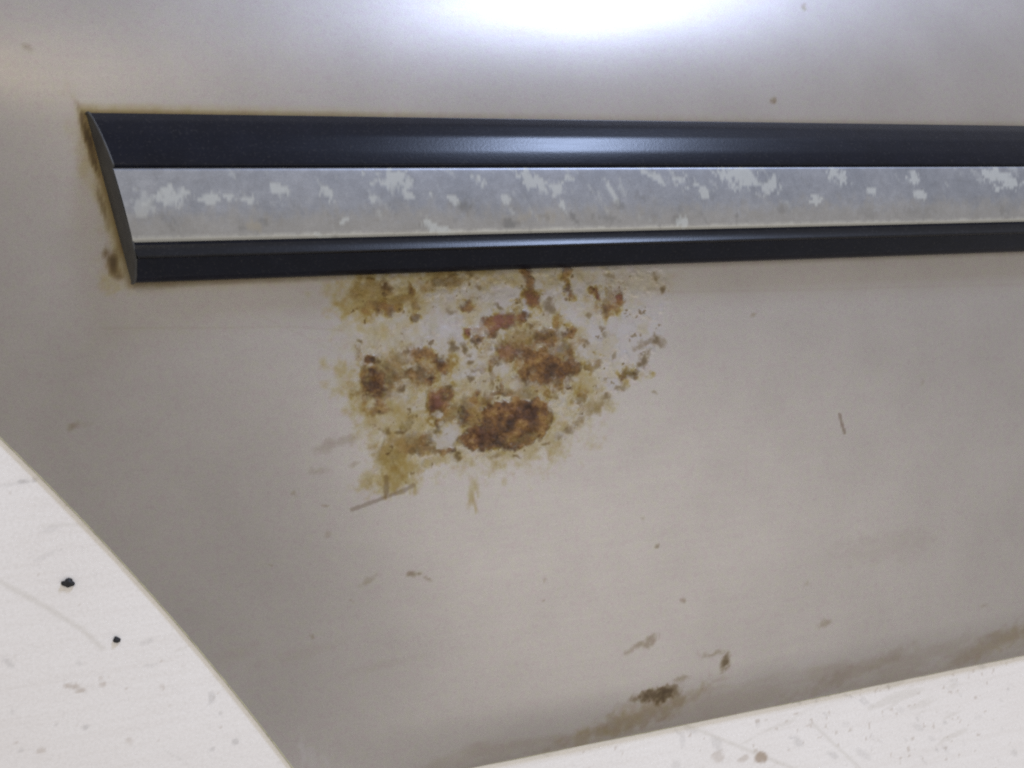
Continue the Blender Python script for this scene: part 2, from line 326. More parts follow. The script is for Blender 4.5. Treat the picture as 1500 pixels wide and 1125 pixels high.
BOARD_BROWN = [
    (235.2, -235.8, 2.96, 2.52, 0, 0.75), (-26.2, -161.8, 2.59, 0.91, -15, 0.45), (-23.5, -163.9, 1.73, 0.69, 0, 0.4), (-16.5, -162.8, 1.1, 0.92, 0, 0.35),
    (227.5, -235.1, 2.6, 1.39, 0, 0.35), (215.6, -231.7, 3.2, 2.21, 0, 0.3), (-37.1, -181.7, 1.48, 0.9, 0, 0.3), (-9.2, -183.5, 1.11, 1.39, 0, 0.25),
    (377.6, -212.9, 1.6, 1.87, 0, 0.6),
]
BOARD_LINES = [
    ([(-45.6, -123.7), (-33.7, -132.9), (-21.6, -143.3), (-15.6, -150.8)], 1.04, 0.4), ([(-31.8, -106.6), (-16.8, -107.9)], 0.85, 0.25), ([(200.8, -215.6), (249.7, -243.1)], 0.94, 0.4), ([(261.8, -226.6), (283.5, -249.7)], 1.02, 0.35),
]
GRIT = [
    (-24.7, -127.0, 1.94, 1.29, -12, 'larger, oval black grit crumb on the white board, beside the wheel arch edge'), (-10.8, -148.5, 1.02, 1.02, 0, 'smaller, rounder black grit crumb on the white board, further down'),
]
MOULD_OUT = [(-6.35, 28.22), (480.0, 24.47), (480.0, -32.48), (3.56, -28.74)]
T_PALE = [
    (18.1, -2.6, 5.51, 2.69, 10, 1.0), (30.9, -3.3, 5.64, 1.59, 5, 1.0), (42.9, -4.0, 1.78, 1.15, -10, 1.0), (53.6, -1.4, 2.27, 1.62, -25, 1.0),
    (53.4, -6.7, 1.13, 0.93, 0, 1.0), (69.1, -2.4, 2.33, 2.11, -40, 1.0), (74.2, -11.9, 0.94, 1.88, -60, 1.0), (66.8, -17.1, 2.78, 0.94, -20, 1.0),
    (68.7, -18.6, 0.7, 1.87, 30, 1.0), (92.1, 2.3, 7.27, 2.65, -20, 1.0), (97.7, -3.4, 1.95, 1.45, -40, 1.0), (84.3, -4.3, 1.43, 1.19, 0, 1.0),
    (113.6, -5.4, 2.0, 0.99, -40, 1.0), (144.0, 1.6, 6.34, 2.53, -25, 1.0), (154.3, -2.3, 2.43, 2.54, 0, 1.0), (158.7, 1.4, 2.18, 1.02, 0, 1.0),
    (174.8, -3.5, 1.11, 4.18, 30, 1.0), (155.1, -8.7, 1.07, 2.82, 30, 1.0), (123.1, 1.1, 2.54, 1.5, -40, 1.0), (132.8, -5.2, 1.56, 1.25, 0, 1.0),
    (205.2, -0.0, 6.42, 2.14, -20, 1.0), (214.1, -4.9, 3.87, 2.13, 0, 1.0), (203.6, -15.8, 2.31, 1.61, -30, 1.0), (232.2, 0.4, 10.38, 3.27, -15, 1.0),
    (244.3, -1.9, 3.07, 3.35, 30, 1.0), (223.2, 1.6, 4.77, 2.19, -30, 1.0), (275.0, 1.0, 4.87, 2.55, -20, 1.0), (263.6, -8.3, 2.25, 1.94, 0, 1.0),
    (291.8, -5.4, 2.02, 1.42, 0, 1.0), (313.6, -0.1, 2.78, 2.02, 0, 1.0), (316.3, -7.3, 3.49, 1.73, 0, 1.0), (356.6, -0.0, 7.31, 2.42, -20, 1.0),
    (363.6, -3.7, 4.48, 2.4, 0, 1.0), (356.6, -5.9, 2.22, 1.79, 0, 1.0), (106.5, -15.7, 3.97, 1.46, -20, 1.0), (104.1, -14.4, 1.23, 2.43, 30, 1.0),
    (9.5, -5.1, 4.16, 3.12, 0, 0.6), (193.8, 2.0, 3.99, 1.6, -30, 1.0),
]
T_DARK = [
    (117.2, -7.9, 1.52, 1.47, 0, 1.0), (187.2, -6.3, 1.4, 2.67, 40, 0.7), (179.0, -9.2, 1.38, 2.38, 40, 0.7), (158.7, -12.8, 1.07, 2.58, 35, 1.0),
    (133.3, -14.7, 2.34, 1.24, 0, 1.0), (172.4, -13.7, 5.0, 1.03, -10, 0.6), (146.7, -12.3, 2.13, 1.01, 0, 0.5), (227.6, -14.0, 1.22, 1.88, 0, 0.7),
    (247.9, -12.3, 1.88, 1.1, 0, 0.5), (288.1, -14.4, 5.35, 1.41, 0, 0.4), (311.9, -14.4, 6.92, 1.73, 0, 0.4), (46.7, -11.6, 1.8, 0.91, -40, 0.6),
    (39.9, -13.7, 1.32, 0.91, 0, 0.5), (12.7, -4.5, 1.05, 0.89, 0, 0.4), (200.8, -13.9, 1.75, 1.32, 0, 0.5), (360.3, -14.9, 2.97, 1.19, 0, 0.5),
]
T_TAN = [(43.8, -12.7, 3.11, 2.3, 0, 1), (145.3, -12.5, 7.97, 1.76, 0, 0.8), (132.0, -13.9, 5.2, 1.99, 0, 0.6), (192.1, -14.2, 8.62, 1.57, 0, 0.5), (236.8, -14.0, 7.41, 1.63, 0, 0.6)]


# ------------------------------------------------------------------ materials
def new_mat(name):
    m = bpy.data.materials.new(name); m.use_nodes = True
    nt = m.node_tree
    return m, nt, nt.nodes['Principled BSDF']

def node(nt, kind, **kw):
    n = nt.nodes.new(kind)
    for k, v in kw.items():
        setattr(n, k, v)
    return n

def noise_node(nt, scale, detail=4, rough=0.55, vec=None, stretch=None):
    n = node(nt, 'ShaderNodeTexNoise')
    n.inputs['Scale'].default_value = scale
    n.inputs['Detail'].default_value = detail
    n.inputs['Roughness'].default_value = rough
    tc = node(nt, 'ShaderNodeTexCoord')
    if stretch:
        mp = node(nt, 'ShaderNodeMapping')
        mp.inputs['Scale'].default_value = stretch[0]
        mp.inputs['Rotation'].default_value = (0, 0, math.radians(stretch[1]))
        nt.links.new(tc.outputs['Object'], mp.inputs['Vector'])
        nt.links.new(mp.outputs['Vector'], n.inputs['Vector'])
    else:
        nt.links.new(tc.outputs['Object'], n.inputs['Vector'])
    return n

def ramp(nt, src, stops):
    r = node(nt, 'ShaderNodeValToRGB')
    while len(r.color_ramp.elements) < len(stops):
        r.color_ramp.elements.new(0.5)
    for e, (p, c) in zip(r.color_ramp.elements, stops):
        e.position = p; e.color = (*c, 1) if len(c) == 3 else c
    nt.links.new(src, r.inputs['Fac'])
    return r.outputs['Color']

def mix(nt, fac, a, b, blend='MIX'):
    m = node(nt, 'ShaderNodeMix', data_type='RGBA', blend_type=blend)
    for sock, v in ((m.inputs[0], fac), (m.inputs[6], a), (m.inputs[7], b)):
        if isinstance(v, (int, float)):
            sock.default_value = v
        elif isinstance(v, tuple):
            sock.default_value = (*v, 1) if len(v) == 3 else v
        else:
            nt.links.new(v, sock)
    return m.outputs[2]

def mathn(nt, op, a, b=None, clamp=False):
    m = node(nt, 'ShaderNodeMath', operation=op, use_clamp=clamp)
    for sock, v in zip(m.inputs, (a, b)):
        if v is None:
            continue
        if isinstance(v, (int, float)):
            sock.default_value = v
        else:
            nt.links.new(v, sock)
    return m.outputs[0]

def attr4(nt, name):
    a = node(nt, 'ShaderNodeAttribute', attribute_name=name)
    s = node(nt, 'ShaderNodeSeparateColor')
    nt.links.new(a.outputs['Color'], s.inputs[0])
    return s.outputs[0], s.outputs[1], s.outputs[2], a.outputs['Alpha']

def dye(nt, base, amount, trans):
    """tint a colour like a see-through film: base * trans ** amount"""
    cmb = node(nt, 'ShaderNodeCombineColor')
    for k in range(3):
        nt.links.new(mathn(nt, 'POWER', trans[k], amount), cmb.inputs[k])
    return mix(nt, 1.0, base, cmb.outputs[0], 'MULTIPLY')

def S(r, g, b):
    """sRGB 0-255 to linear"""
    f = lambda c: (c / 255 / 12.92) if c <= 10 else ((c / 255 + 0.055) / 1.055) ** 2.4
    return (f(r), f(g), f(b))

def make_panel_mat():
    m, nt, p = new_mat('champagne_metallic_paint')
    stain, rust, dark, pale = attr4(nt, 'mark_a')
    red, yellow, smear_shade, wet = attr4(nt, 'mark_b')
    big = noise_node(nt, 34, 3)
    mott = noise_node(nt, 420, 3, 0.6)
    flake = noise_node(nt, 2600, 2, 0.7)
    streak = noise_node(nt, 60, 3, 0.6, stretch=((0.5, 6, 1), 3))
    base = ramp(nt, big.outputs['Fac'], [(0.3, PANEL_A), (0.7, PANEL_B)])
    chroma = ramp(nt, mott.outputs['Fac'], [(0.35, S(236, 226, 232)), (0.5, (0.86, 0.86, 0.86)), (0.68, S(238, 242, 228))])
    base = mix(nt, 0.55, base, mix(nt, 1.0, base, chroma, 'MULTIPLY'))
    base = mix(nt, mathn(nt, 'MULTIPLY', streak.outputs['Fac'], 0.13), base, S(150, 140, 136))
    fl = ramp(nt, flake.outputs['Fac'], [(0.3, (0.72, 0.72, 0.72)), (0.7, (1, 1, 1))])
    base = mix(nt, 0.7, base, mix(nt, 1.0, base, fl, 'MULTIPLY'))
    base = mix(nt, wet, base, mix(nt, 1.0, base, (0.70, 0.62, 0.50), 'MULTIPLY'))
    base = mix(nt, pale, base, S(171, 164, 163))
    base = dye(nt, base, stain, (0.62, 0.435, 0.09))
    rn = noise_node(nt, 190, 3, 0.55)
    rn2 = noise_node(nt, 1500, 4, 0.7)
    rv = mathn(nt, 'ADD', mathn(nt, 'MULTIPLY', rn.outputs['Fac'], 0.82), mathn(nt, 'MULTIPLY', rn2.outputs['Fac'], 0.18))
    rc = ramp(nt, rv, [(0.34, S(64, 43, 22)), (0.46, S(96, 65, 30)), (0.55, S(120, 84, 40)), (0.68, S(146, 114, 62))])
    rc = mix(nt, red, rc, mix(nt, rn2.outputs['Fac'], S(92, 52, 40), S(130, 82, 62)))
    rc = mix(nt, yellow, rc, mix(nt, rn2.outputs['Fac'], S(104, 86, 36), S(140, 120, 62)))
    base = mix(nt, rust, base, rc)
    base = dye(nt, base, smear_shade, (0.42, 0.33, 0.24))
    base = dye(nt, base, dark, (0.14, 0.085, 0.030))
    nt.links.new(base, p.inputs['Base Color'])
    cover = mathn(nt, 'MAXIMUM', mathn(nt, 'MAXIMUM', rust, mathn(nt, 'MULTIPLY', stain, 0.8)), mathn(nt, 'MAXIMUM', dark, mathn(nt, 'MAXIMUM', pale, smear_shade)), True)
    inv = mathn(nt, 'SUBTRACT', 1.0, cover, True)
    nt.links.new(mathn(nt, 'MULTIPLY', inv, 0.62), p.inputs['Metallic'])
    rr = mathn(nt, 'ADD', mathn(nt, 'MULTIPLY', cover, 0.30), mathn(nt, 'ADD', mathn(nt, 'MULTIPLY', streak.outputs['Fac'], 0.03), 0.405))
    nt.links.new(rr, p.inputs['Roughness'])
    bump = node(nt, 'ShaderNodeBump')
    bump.inputs['Strength'].default_value = 0.10
    bump.inputs['Distance'].default_value = 0.0002
    grit = mathn(nt, 'MULTIPLY', rn2.outputs['Fac'], mathn(nt, 'ADD', mathn(nt, 'MULTIPLY', rust, 6.0), 0.5))
    nt.links.new(mathn(nt, 'ADD', grit, mathn(nt, 'MULTIPLY', flake.outputs['Fac'], 0.35)), bump.inputs['Height'])
    nt.links.new(bump.outputs['Normal'], p.inputs['Normal'])
    return m

PANEL_A = S(176, 169, 164)
PANEL_B = S(183, 176, 171)
panel_mat = make_panel_mat()

def make_rubber(name, c0, c1, rough, spec):
    m, nt, p = new_mat(name)
    n = noise_node(nt, 130, 5, 0.6)
    st = noise_node(nt, 240, 4, 0.6, stretch=((0.25, 5, 5), 0))
    c = ramp(nt, n.outputs['Fac'], [(0.3, c0), (0.7, c1)])
    dust = noise_node(nt, 900, 3, 0.7)
    d = ramp(nt, dust.outputs['Fac'], [(0.55, (0, 0, 0)), (0.85, (0.22, 0.22, 0.22))])
    c = mix(nt, d, c, S(96, 92, 90))
    nt.links.new(c, p.inputs['Base Color'])
    nt.links.new(mathn(nt, 'ADD', mathn(nt, 'MULTIPLY', st.outputs['Fac'], 0.05), rough), p.inputs['Roughness'])
    p.inputs['Specular IOR Level'].default_value = spec
    b = node(nt, 'ShaderNodeBump'); b.inputs['Strength'].default_value = 0.12; b.inputs['Distance'].default_value = 0.0002
    nt.links.new(dust.outputs['Fac'], b.inputs['Height']); nt.links.new(b.outputs['Normal'], p.inputs['Normal'])
    return m
rubber = make_rubber('black_rubber', S(11, 13, 24), S(17, 19, 31), 0.23, 0.19)
rubber_dull = make_rubber('dull_rubber', S(11, 11, 17), S(17, 17, 24), 0.27, 0.28)
rubber_end = make_rubber('dusty_rubber', S(46, 45, 45), S(68, 66, 63), 0.5, 0.4)

def make_trim():
    m, nt, p = new_mat('worn_satin_trim')
    pale, dark, tan, rim = attr4(nt, 'mark_a')
    n = noise_node(nt, 55, 4)
    f = noise_node(nt, 1400, 3, 0.7)
    c = ramp(nt, n.outputs['Fac'], [(0.3, S(140, 142, 149)), (0.7, S(156, 157, 163))])
    fl = ramp(nt, f.outputs['Fac'], [(0.3, (0.8, 0.8, 0.8)), (0.7, (1, 1, 1))])
    c = mix(nt, 0.6, c, mix(nt, 1.0, c, fl, 'MULTIPLY'))
    mo = noise_node(nt, 260, 5, 0.7)
    mm = ramp(nt, mo.outputs['Fac'], [(0.32, (0.72, 0.71, 0.70)), (0.5, (0.90, 0.90, 0.90)), (0.66, (1.12, 1.12, 1.10))])
    c = mix(nt, 0.5, c, mix(nt, 1.0, c, mm, 'MULTIPLY'))
    c = mix(nt, tan, c, S(150, 138, 112))
    c = mix(nt, rim, c, S(196, 194, 185))
    c = mix(nt, pale, c, S(180, 181, 177))
    c = mix(nt, dark, c, S(92, 90, 88))
    nt.links.new(c, p.inputs['Base Color'])
    cov = mathn(nt, 'MAXIMUM', pale, mathn(nt, 'MAXIMUM', dark, tan), True)
    nt.links.new(mathn(nt, 'MULTIPLY', mathn(nt, 'SUBTRACT', 1.0, cov), 0.55), p.inputs['Metallic'])
    p.inputs['Roughness'].default_value = 0.45
    b = node(nt, 'ShaderNodeBump'); b.inputs['Strength'].default_value = 0.12; b.inputs['Distance'].default_value = 0.0002
    nt.links.new(mathn(nt, 'ADD', f.outputs['Fac'], mathn(nt, 'MULTIPLY', pale, 1.5)), b.inputs['Height'])
    nt.links.new(b.outputs['Normal'], p.inputs['Normal'])
    return m
trim_mat = make_trim()

def make_board():
    m, nt, p = new_mat('white_painted_board')
    dirt, brown, line, _ = attr4(nt, 'mark_a')
    n = noise_node(nt, 12, 4)
    g = noise_node(nt, 70, 5, 0.65, stretch=((0.35, 5, 1), 12))
    f = noise_node(nt, 900, 3, 0.7)
    c = ramp(nt, n.outputs['Fac'], [(0.3, S(231, 224, 218)), (0.7, S(237, 231, 226))])
    gg = ramp(nt, g.outputs['Fac'], [(0.36, S(224, 218, 212)), (0.55, (1, 1, 1))])
    c = mix(nt, 0.12, c, mix(nt, 1.0, c, gg, 'MULTIPLY'))
    ff = ramp(nt, f.outputs['Fac'], [(0.3, (0.86, 0.85, 0.84)), (0.6, (1, 1, 1))])
    c = mix(nt, 0.6, c, mix(nt, 1.0, c, ff, 'MULTIPLY'))
    c = mix(nt, line, c, S(196, 188, 176))
    c = mix(nt, brown, c, S(150, 126, 100))
    c = mix(nt, dirt, c, S(96, 92, 90))
    nt.links.new(c, p.inputs['Base Color'])
    p.inputs['Roughness'].default_value = 0.5
    b = node(nt, 'ShaderNodeBump'); b.inputs['Strength'].default_value = 0.08; b.inputs['Distance'].default_value = 0.0004
    nt.links.new(g.outputs['Fac'], b.inputs['Height']); nt.links.new(b.outputs['Normal'], p.inputs['Normal'])
    return m
board_mat = make_board()

def make_plain(name, col, rough, metallic=0.0, var=0.25, scale=300):
    m, nt, p = new_mat(name)
    n = noise_node(nt, scale, 4, 0.6)
    a = tuple(c * (1 - var) for c in col); b = tuple(min(1, c * (1 + var)) for c in col)
    nt.links.new(ramp(nt, n.outputs['Fac'], [(0.3, a), (0.7, b)]), p.inputs['Base Color'])
    p.inputs['Roughness'].default_value = rough
    p.inputs['Metallic'].default_value = metallic
    return m
hem_mat = make_plain('chipped_hem_paint', S(178, 174, 146), 0.5)
grit_mat = make_plain('black_grit', S(22, 21, 24), 0.6)

# ------------------------------------------------------------------ the white board below
bx = steps((-420, -90, 10), (-90, 420, 0.75), (420, 820, 10))
by = steps((-520, -275, 8), (-275, -60, 0.75), (-60, 420, 12))
BX, BY = np.meshgrid(bx, by)
wob = fbm(BX, BY, 2.2, 5) * 0.35
dirt = 0.5 * paint(np.zeros_like(BX), BX, BY, BOARD_DIRT, wob)
brown = paint(np.zeros_like(BX), BX, BY, BOARD_BROWN, wob)
line = np.zeros_like(BX)
for pts, w, st in BOARD_LINES:
    line = np.maximum(line, st * sstep(w * 1.4, w * 0.3, line_dist(BX, BY, pts) + np.abs(wob) * w))
# scattered fine scuffs, elongated down-right
ca, sa = math.cos(math.radians(-42)), math.sin(math.radians(-42))
U = BX * ca + BY * sa; V = -BX * sa + BY * ca
sp = fbm(U * 0.45, V * 1.2, 3.2, 71, 3)
dens = 0.10 * fbm(BX, BY, 60, 9, 2) + np.where(BX > 80, 0.0, -0.22)
dirt = np.maximum(dirt, 0.20 * sstep(0.84, 1.2, sp + dens))
sp2 = fbm(BX, BY, 2.4, 77, 2)
brown = np.maximum(brown, 0.35 * sstep(0.95, 1.2, sp2 + dens))
line = np.maximum(line, 0.30 * sstep(0.75, 1.0, dens * 2 + fbm(BX * 0.3, BY * 1.6 - BX * 0.3, 9, 31, 3)))
fine = (BX > -91) & (BX < 421) & (BY > -276) & (BY < -58)
dirt = dirt * fine; brown = brown * fine; line = line * fine
bz = -0.10 * dirt + 0.06 * fbm(BX, BY, 30, 3, 2)
bz = bz - 0.12
co = np.stack([BX, BY, bz], -1).reshape(-1, 3)
attrs = {'mark_a': np.stack([dirt, brown, line, np.zeros_like(dirt)], -1).reshape(-1, 4)}
table = mesh_np('tabletop', co, grid_quads(*BX.shape), board_mat, None, attrs)
table['kind'] = 'structure'
table['label'] = 'white painted board with scuffs and specks under the car panel'
# its body below the painted face
bm = bmesh.new()
bmesh.ops.create_cube(bm, size=1.0)
for v in bm.verts:
    v.co.x = (-0.42 if v.co.x < 0 else 0.82); v.co.y = (-0.52 if v.co.y < 0 else 0.42); v.co.z = (-0.022 if v.co.z < 0 else -0.0008)
me = bpy.data.meshes.new('board_core'); bm.to_mesh(me); bm.free(); me.materials.append(board_mat)
core = link(bpy.data.objects.new('board_core', me), table)

# ------------------------------------------------------------------ the body panel
panel = bpy.data.objects.new('car_body_panel', None)
link(panel)
panel['label'] = 'champagne silver car body panel with wheel arch cutout, rusty below its black side moulding'
panel['category'] = 'body panel'

cx = steps((X_LEFT, 70, 0.8), (70, 212, 0.32), (212, 405, 0.8), (405, X_RIGHT, 4))
ry = steps((Y_BOT, -190, 0.6), (-190, -134, 0.8), (-134, -26, 0.32), (-26, 32, 2.0), (32, 92, 0.9), (92, Y_TOP, 3))
CX, PY = np.meshgrid(cx, ry)
XL = arch_x(PY)
PX = np.where(CX < 70, XL + (CX - X_LEFT) * (70 - XL) / (70 - X_LEFT), CX)
PZ = surf_z(PX, PY)

wob = fbm(PX, PY, 3.2, 1, 4) * 0.42
wobf = fbm(PX, PY, 1.4, 2, 3) * 0.30
Zr = lambda: np.zeros_like(PX)
# organic outlines: bend the marks' coordinates a little before drawing them
WX = PX + 1.5 * fbm(PX, PY, 6.0, 201, 3) + 0.4 * fbm(PX, PY, 1.8, 202, 3)
WY = PY + 1.5 * fbm(PX, PY, 6.0, 203, 3) + 0.4 * fbm(PX, PY, 1.8, 204, 3)
rust = paint(Zr(), WX, WY, RUST, wob * 1.2 + wobf * 0.8 - 0.15, 0.62)
sd = poly_sdf(WX, WY, RUST_MASS)
rust = np.maximum(rust, sstep(0.9, -0.9, sd + 2.2 * wob + 1.2 * wobf))
red = paint(Zr(), WX, WY, RED, wob, 0.8) * np.clip(0.6 + 0.7 * fbm(PX, PY, 2.6, 207, 3), 0, 1)
yellow = paint(Zr(), WX, WY, YELLOW, wob, 0.8) * np.clip(0.6 + 0.7 * fbm(PX, PY, 3.0, 208, 3), 0, 1)
holes = paint(Zr(), WX, WY, HOLES, wob * 1.5 + wobf * 1.2, 0.6)
rust = rust * (1 - holes)
zone = poly_sdf(PX, PY, ZONE) + 2.4 * wob + 1.2 * wobf
zin = sstep(1.6, -2.2, zone)
dark = paint(Zr(), WX, WY, SPECKS, wobf * 1.2, 0.85) * (0.36 + 0.30 * zin)
dark = np.maximum(dark, paint(Zr(), PX, PY, DARKRUST, wob + wobf, 0.55) * 0.75 * np.clip(0.55 + 0.8 * fbm(PX, PY, 3.0, 41, 3), 0, 1))
stain = paint(Zr(), WX, WY, STAIN, wob * 1.1 + wobf * 0.5, 0.85) * 0.78
# a thin halo round the rust plus fine olive mottling over the bared zone
halo = paint(Zr(), WX, WY, [(a, b, c * 1.28 + 1.0, d * 1.28 + 1.0, e, f) for a, b, c, d, e, f in RUST], wob * 1.3, 0.5)
halo = np.maximum(halo, sstep(3.0, -0.5, sd + 3 * wob))
n_a = fbm(PX, PY, 7, 21, 4); n_b = fbm(PX, PY, 3.0, 22, 4)
stain = np.maximum(stain, halo * np.clip(0.42 + 0.60 * n_b, 0, 0.85))
stain = np.maximum(stain * (0.95 + 0.5 * n_b), zin * 0.16 * sstep(0.0, 0.8, n_a))
stain = np.clip(stain, 0, 1) * (1 - 0.35 * sstep(150, 190, PX))
stain = stain * (1 - 0.8 * holes)
pale = zin * (0.12 + 0.42 * sstep(0.1, 0.8, fbm(PX, PY, 4.2, 25, 4)))
pale = np.maximum(pale, 0.6 * paint(Zr(), WX, WY, PALE, wob * 1.3, 0.6))
pale = np.maximum(pale, holes * 0.4)
dark = np.maximum(dark, zin * 0.40 * sstep(0.70, 1.15, fbm(PX, PY, 2.6, 28, 4)))
smear_shade = paint(Zr(), PX, PY, SMEAR, wob * 1.3, 0.6)
for pts, w, st in SCRATCH_SHADE:
    smear_shade = np.maximum(smear_shade, st * sstep(w * 1.5, w * 0.4, line_dist(PX, PY, pts) + wobf * w * 0.8))
for pts, w, st in STREAK:
    stain = np.maximum(stain, st * np.clip(0.6 + 0.9 * fbm(PX * 1.5, PY * 0.4, 4, 211, 3), 0, 1) * sstep(w * 1.3, w * 0.2, line_dist(PX, PY, pts) + wob * w * 0.8))
sdw = poly_sdf(PX, PY, WET) + 1.6 * fbm(PX, PY, 9, 51, 3)
wet = 0.36 * sstep(1.2, -2.4, sdw) * np.clip(0.75 + 0.7 * fbm(PX * 0.5, PY * 1.5, 9, 52, 3), 0, 1)
wet = np.maximum(wet, 0.5 * paint(Zr(), PX, PY, WETB, wob, 0.6))
# grimy line hugging the moulding, with soft contact shade painted into it
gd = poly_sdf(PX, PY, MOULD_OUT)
grime_shade = sstep(4.6, -0.4, gd + 0.9 * wob) * np.where(PY > -20, 1.0, 0.35) * np.clip(1.05 - np.clip(PX, 0, 400) / 130.0, 0.12, 1)
stain = np.maximum(stain, 0.38 * grime_shade)
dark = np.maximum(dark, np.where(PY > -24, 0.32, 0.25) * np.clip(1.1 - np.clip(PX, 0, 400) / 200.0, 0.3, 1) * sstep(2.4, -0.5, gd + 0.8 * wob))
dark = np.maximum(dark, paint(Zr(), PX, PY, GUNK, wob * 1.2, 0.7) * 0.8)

# real relief: scabs stand proud, pits sink, holes show the bared primer a little lower
crust = fbm(PX, PY, 2.6, 61, 4)
blist = np.clip(fbm(PX, PY, 3.4, 66, 3), -0.2, 1)
PZ = PZ + rust * (0.30 + 0.50 * crust) - 0.12 * pale * zin + zin * 0.20 * blist * (1 - rust)

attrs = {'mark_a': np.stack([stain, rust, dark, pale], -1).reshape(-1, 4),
         'mark_b': np.stack([red, yellow, smear_shade, wet], -1).reshape(-1, 4)}
co = np.stack([PX, PY, PZ], -1).reshape(-1, 3)
quads = grid_quads(*PX.shape)
def face_mean(f):
    return (f[:-1, :-1] + f[1:, :-1] + f[:-1, 1:] + f[1:, 1:]).ravel() / 4
fz = face_mean(zone) < 2.5
fr = (face_mean(rust) > 0.5)
# connected pieces of rust on the face grid
nr, nc = PX.shape[0] - 1, PX.shape[1] - 1
R2 = (fr & fz).reshape(nr, nc)
lab = np.zeros((nr, nc), int); cur = 0; sizes = {}
ys, xs = np.nonzero(R2)
for y0, x0 in zip(ys.tolist(), xs.tolist()):
    if lab[y0, x0]:
        continue
    cur += 1; stack = [(y0, x0)]; lab[y0, x0] = cur; cnt = 0
    while stack:
        yy, xx = stack.pop(); cnt += 1
        for y1, x1 in ((yy + 1, xx), (yy - 1, xx), (yy, xx + 1), (yy, xx - 1)):
            if 0 <= y1 < nr and 0 <= x1 < nc and R2[y1, x1] and not lab[y1, x1]:
                lab[y1, x1] = cur; stack.append((y1, x1))
    sizes[cur] = cnt
lab = lab.ravel()
scabs = [k for k, n in sorted(sizes.items(), key=lambda t: -t[1]) if n > 90][:24]
is_scab = np.isin(lab, scabs)
c_, q_, a_ = submesh(co, quads[~fz], attrs)
mesh_np('painted_sheet', c_, q_, panel_mat, panel, a_)
c_, q_, a_ = submesh(co, quads[fz & ~is_scab], attrs)
patch = mesh_np('rust_patch', c_, q_, panel_mat, panel, a_)
patch['label'] = 'blistered patch of bared paint, olive stains and brown rust below the moulding'
for k in scabs:
    c_, q_, a_ = submesh(co, quads[lab == k], attrs)
    mesh_np('rust_scab', c_, q_, panel_mat, patch, a_)

# rolled hem along the arch and the bottom edge
def sweep(name, path, rad, mat, parent, seg=8):
    path = np.asarray(path, float); n = len(path)
    t = np.gradient(path, axis=0); t /= np.linalg.norm(t, axis=1)[:, None]
    up = np.array([0, 0, 1.0]); s = np.cross(t, up); s /= np.linalg.norm(s, axis=1)[:, None]
    u = np.cross(s, t)
    a = np.arange(seg) * 2 * math.pi / seg
    v = path[:, None, :] + rad * (np.cos(a)[None, :, None] * s[:, None, :] + np.sin(a)[None, :, None] * u[:, None, :])
    i = np.arange(n - 1)[:, None] * seg + np.arange(seg)[None, :]
    j = np.arange(n - 1)[:, None] * seg + (np.arange(seg)[None, :] + 1) % seg
    return mesh_np(name, v.reshape(-1, 3), np.stack([i, j, j + seg, i + seg], -1).reshape(-1, 4), mat, parent)
ya = np.linspace(Y_TOP, Y_BOT + 1.0, 260)
xa = arch_x(ya)
arch_path = np.stack([xa, ya, surf_z(xa, ya) - 0.42], -1)
sweep('arch_hem', arch_path, 0.45, hem_mat, panel)
xb = np.linspace(float(arch_x(Y_BOT)), X_RIGHT, 200)
yb = Y_BOT + 0.12 * fbm(xb, xb * 0, 14, 90, 4)
sweep('bottom_hem', np.stack([xb, yb, np.full_like(xb, 0.62)], -1), 0.36, hem_mat, panel)

# ------------------------------------------------------------------ the side moulding
M_BASE = 22.0
END_A = -1.4
END_B = -0.1765
END_C = 0.321
STRIP_LO = -18.31
BODY_PROFILE = [(26.89, 21.7), (26.59, 24.4), (22.89, 27.3), (17.89, 30.2), (11.89, 32.6), (6.59, 34.1), (6.09, 32.8), (-18.31, 32.8), (-22.37, 32.4), (-23.37, 31.8), (-28.86, 26.5), (-30.06, 24.0), (-29.86, 21.7)]
STRIP_PROFILE = [(6.09, 32.75), (5.94, 32.94), (5.75, 33.15), (5.48, 33.37), (5.11, 33.56), (4.63, 33.64), (3.65, 33.72), (2.43, 33.81), (1.21, 33.88), (-0.01, 33.95), (-1.23, 34.0), (-2.45, 34.05), (-3.67, 34.08), (-4.89, 34.09), (-6.11, 34.1), (-7.33, 34.09), (-8.55, 34.08), (-9.77, 34.05), (-10.99, 34.0), (-12.21, 33.95), (-13.43, 33.88), (-14.65, 33.81), (-15.87, 33.72), (-16.84, 33.64), (-17.45, 33.51), (-17.94, 33.17), (-18.31, 32.75)]
LIP_PROFILE = [(-18.41, 32.6), (-18.78, 32.64), (-19.15, 32.69), (-19.52, 32.76), (-19.89, 32.84), (-20.26, 32.93), (-20.64, 33.03), (-21.01, 33.16), (-21.38, 33.29), (-21.75, 33.44), (-22.12, 33.61), (-22.49, 33.79), (-22.87, 33.99), (-23.12, 34.04), (-23.47, 33.64), (-23.57, 32.79), (-23.47, 30.99)]

def profile_round(pts, r=0.8, n=4):
    """round the corners of an open (y, z) polyline"""
    pts = [np.array(p, float) for p in pts]
    out = [pts[0]]
    for a, b, c in zip(pts[:-2], pts[1:-1], pts[2:]):
        la, lc = np.linalg.norm(a - b), np.linalg.norm(c - b)
        rr = min(r, la * 0.45, lc * 0.45)
        p0 = b + (a - b) / la * rr; p1 = b + (c - b) / lc * rr
        for k in range(n + 1):
            t = k / n
            out.append((1 - t) ** 2 * p0 + 2 * t * (1 - t) * b + t * t * p1)
    out.append(pts[-1])
    return np.array(out)

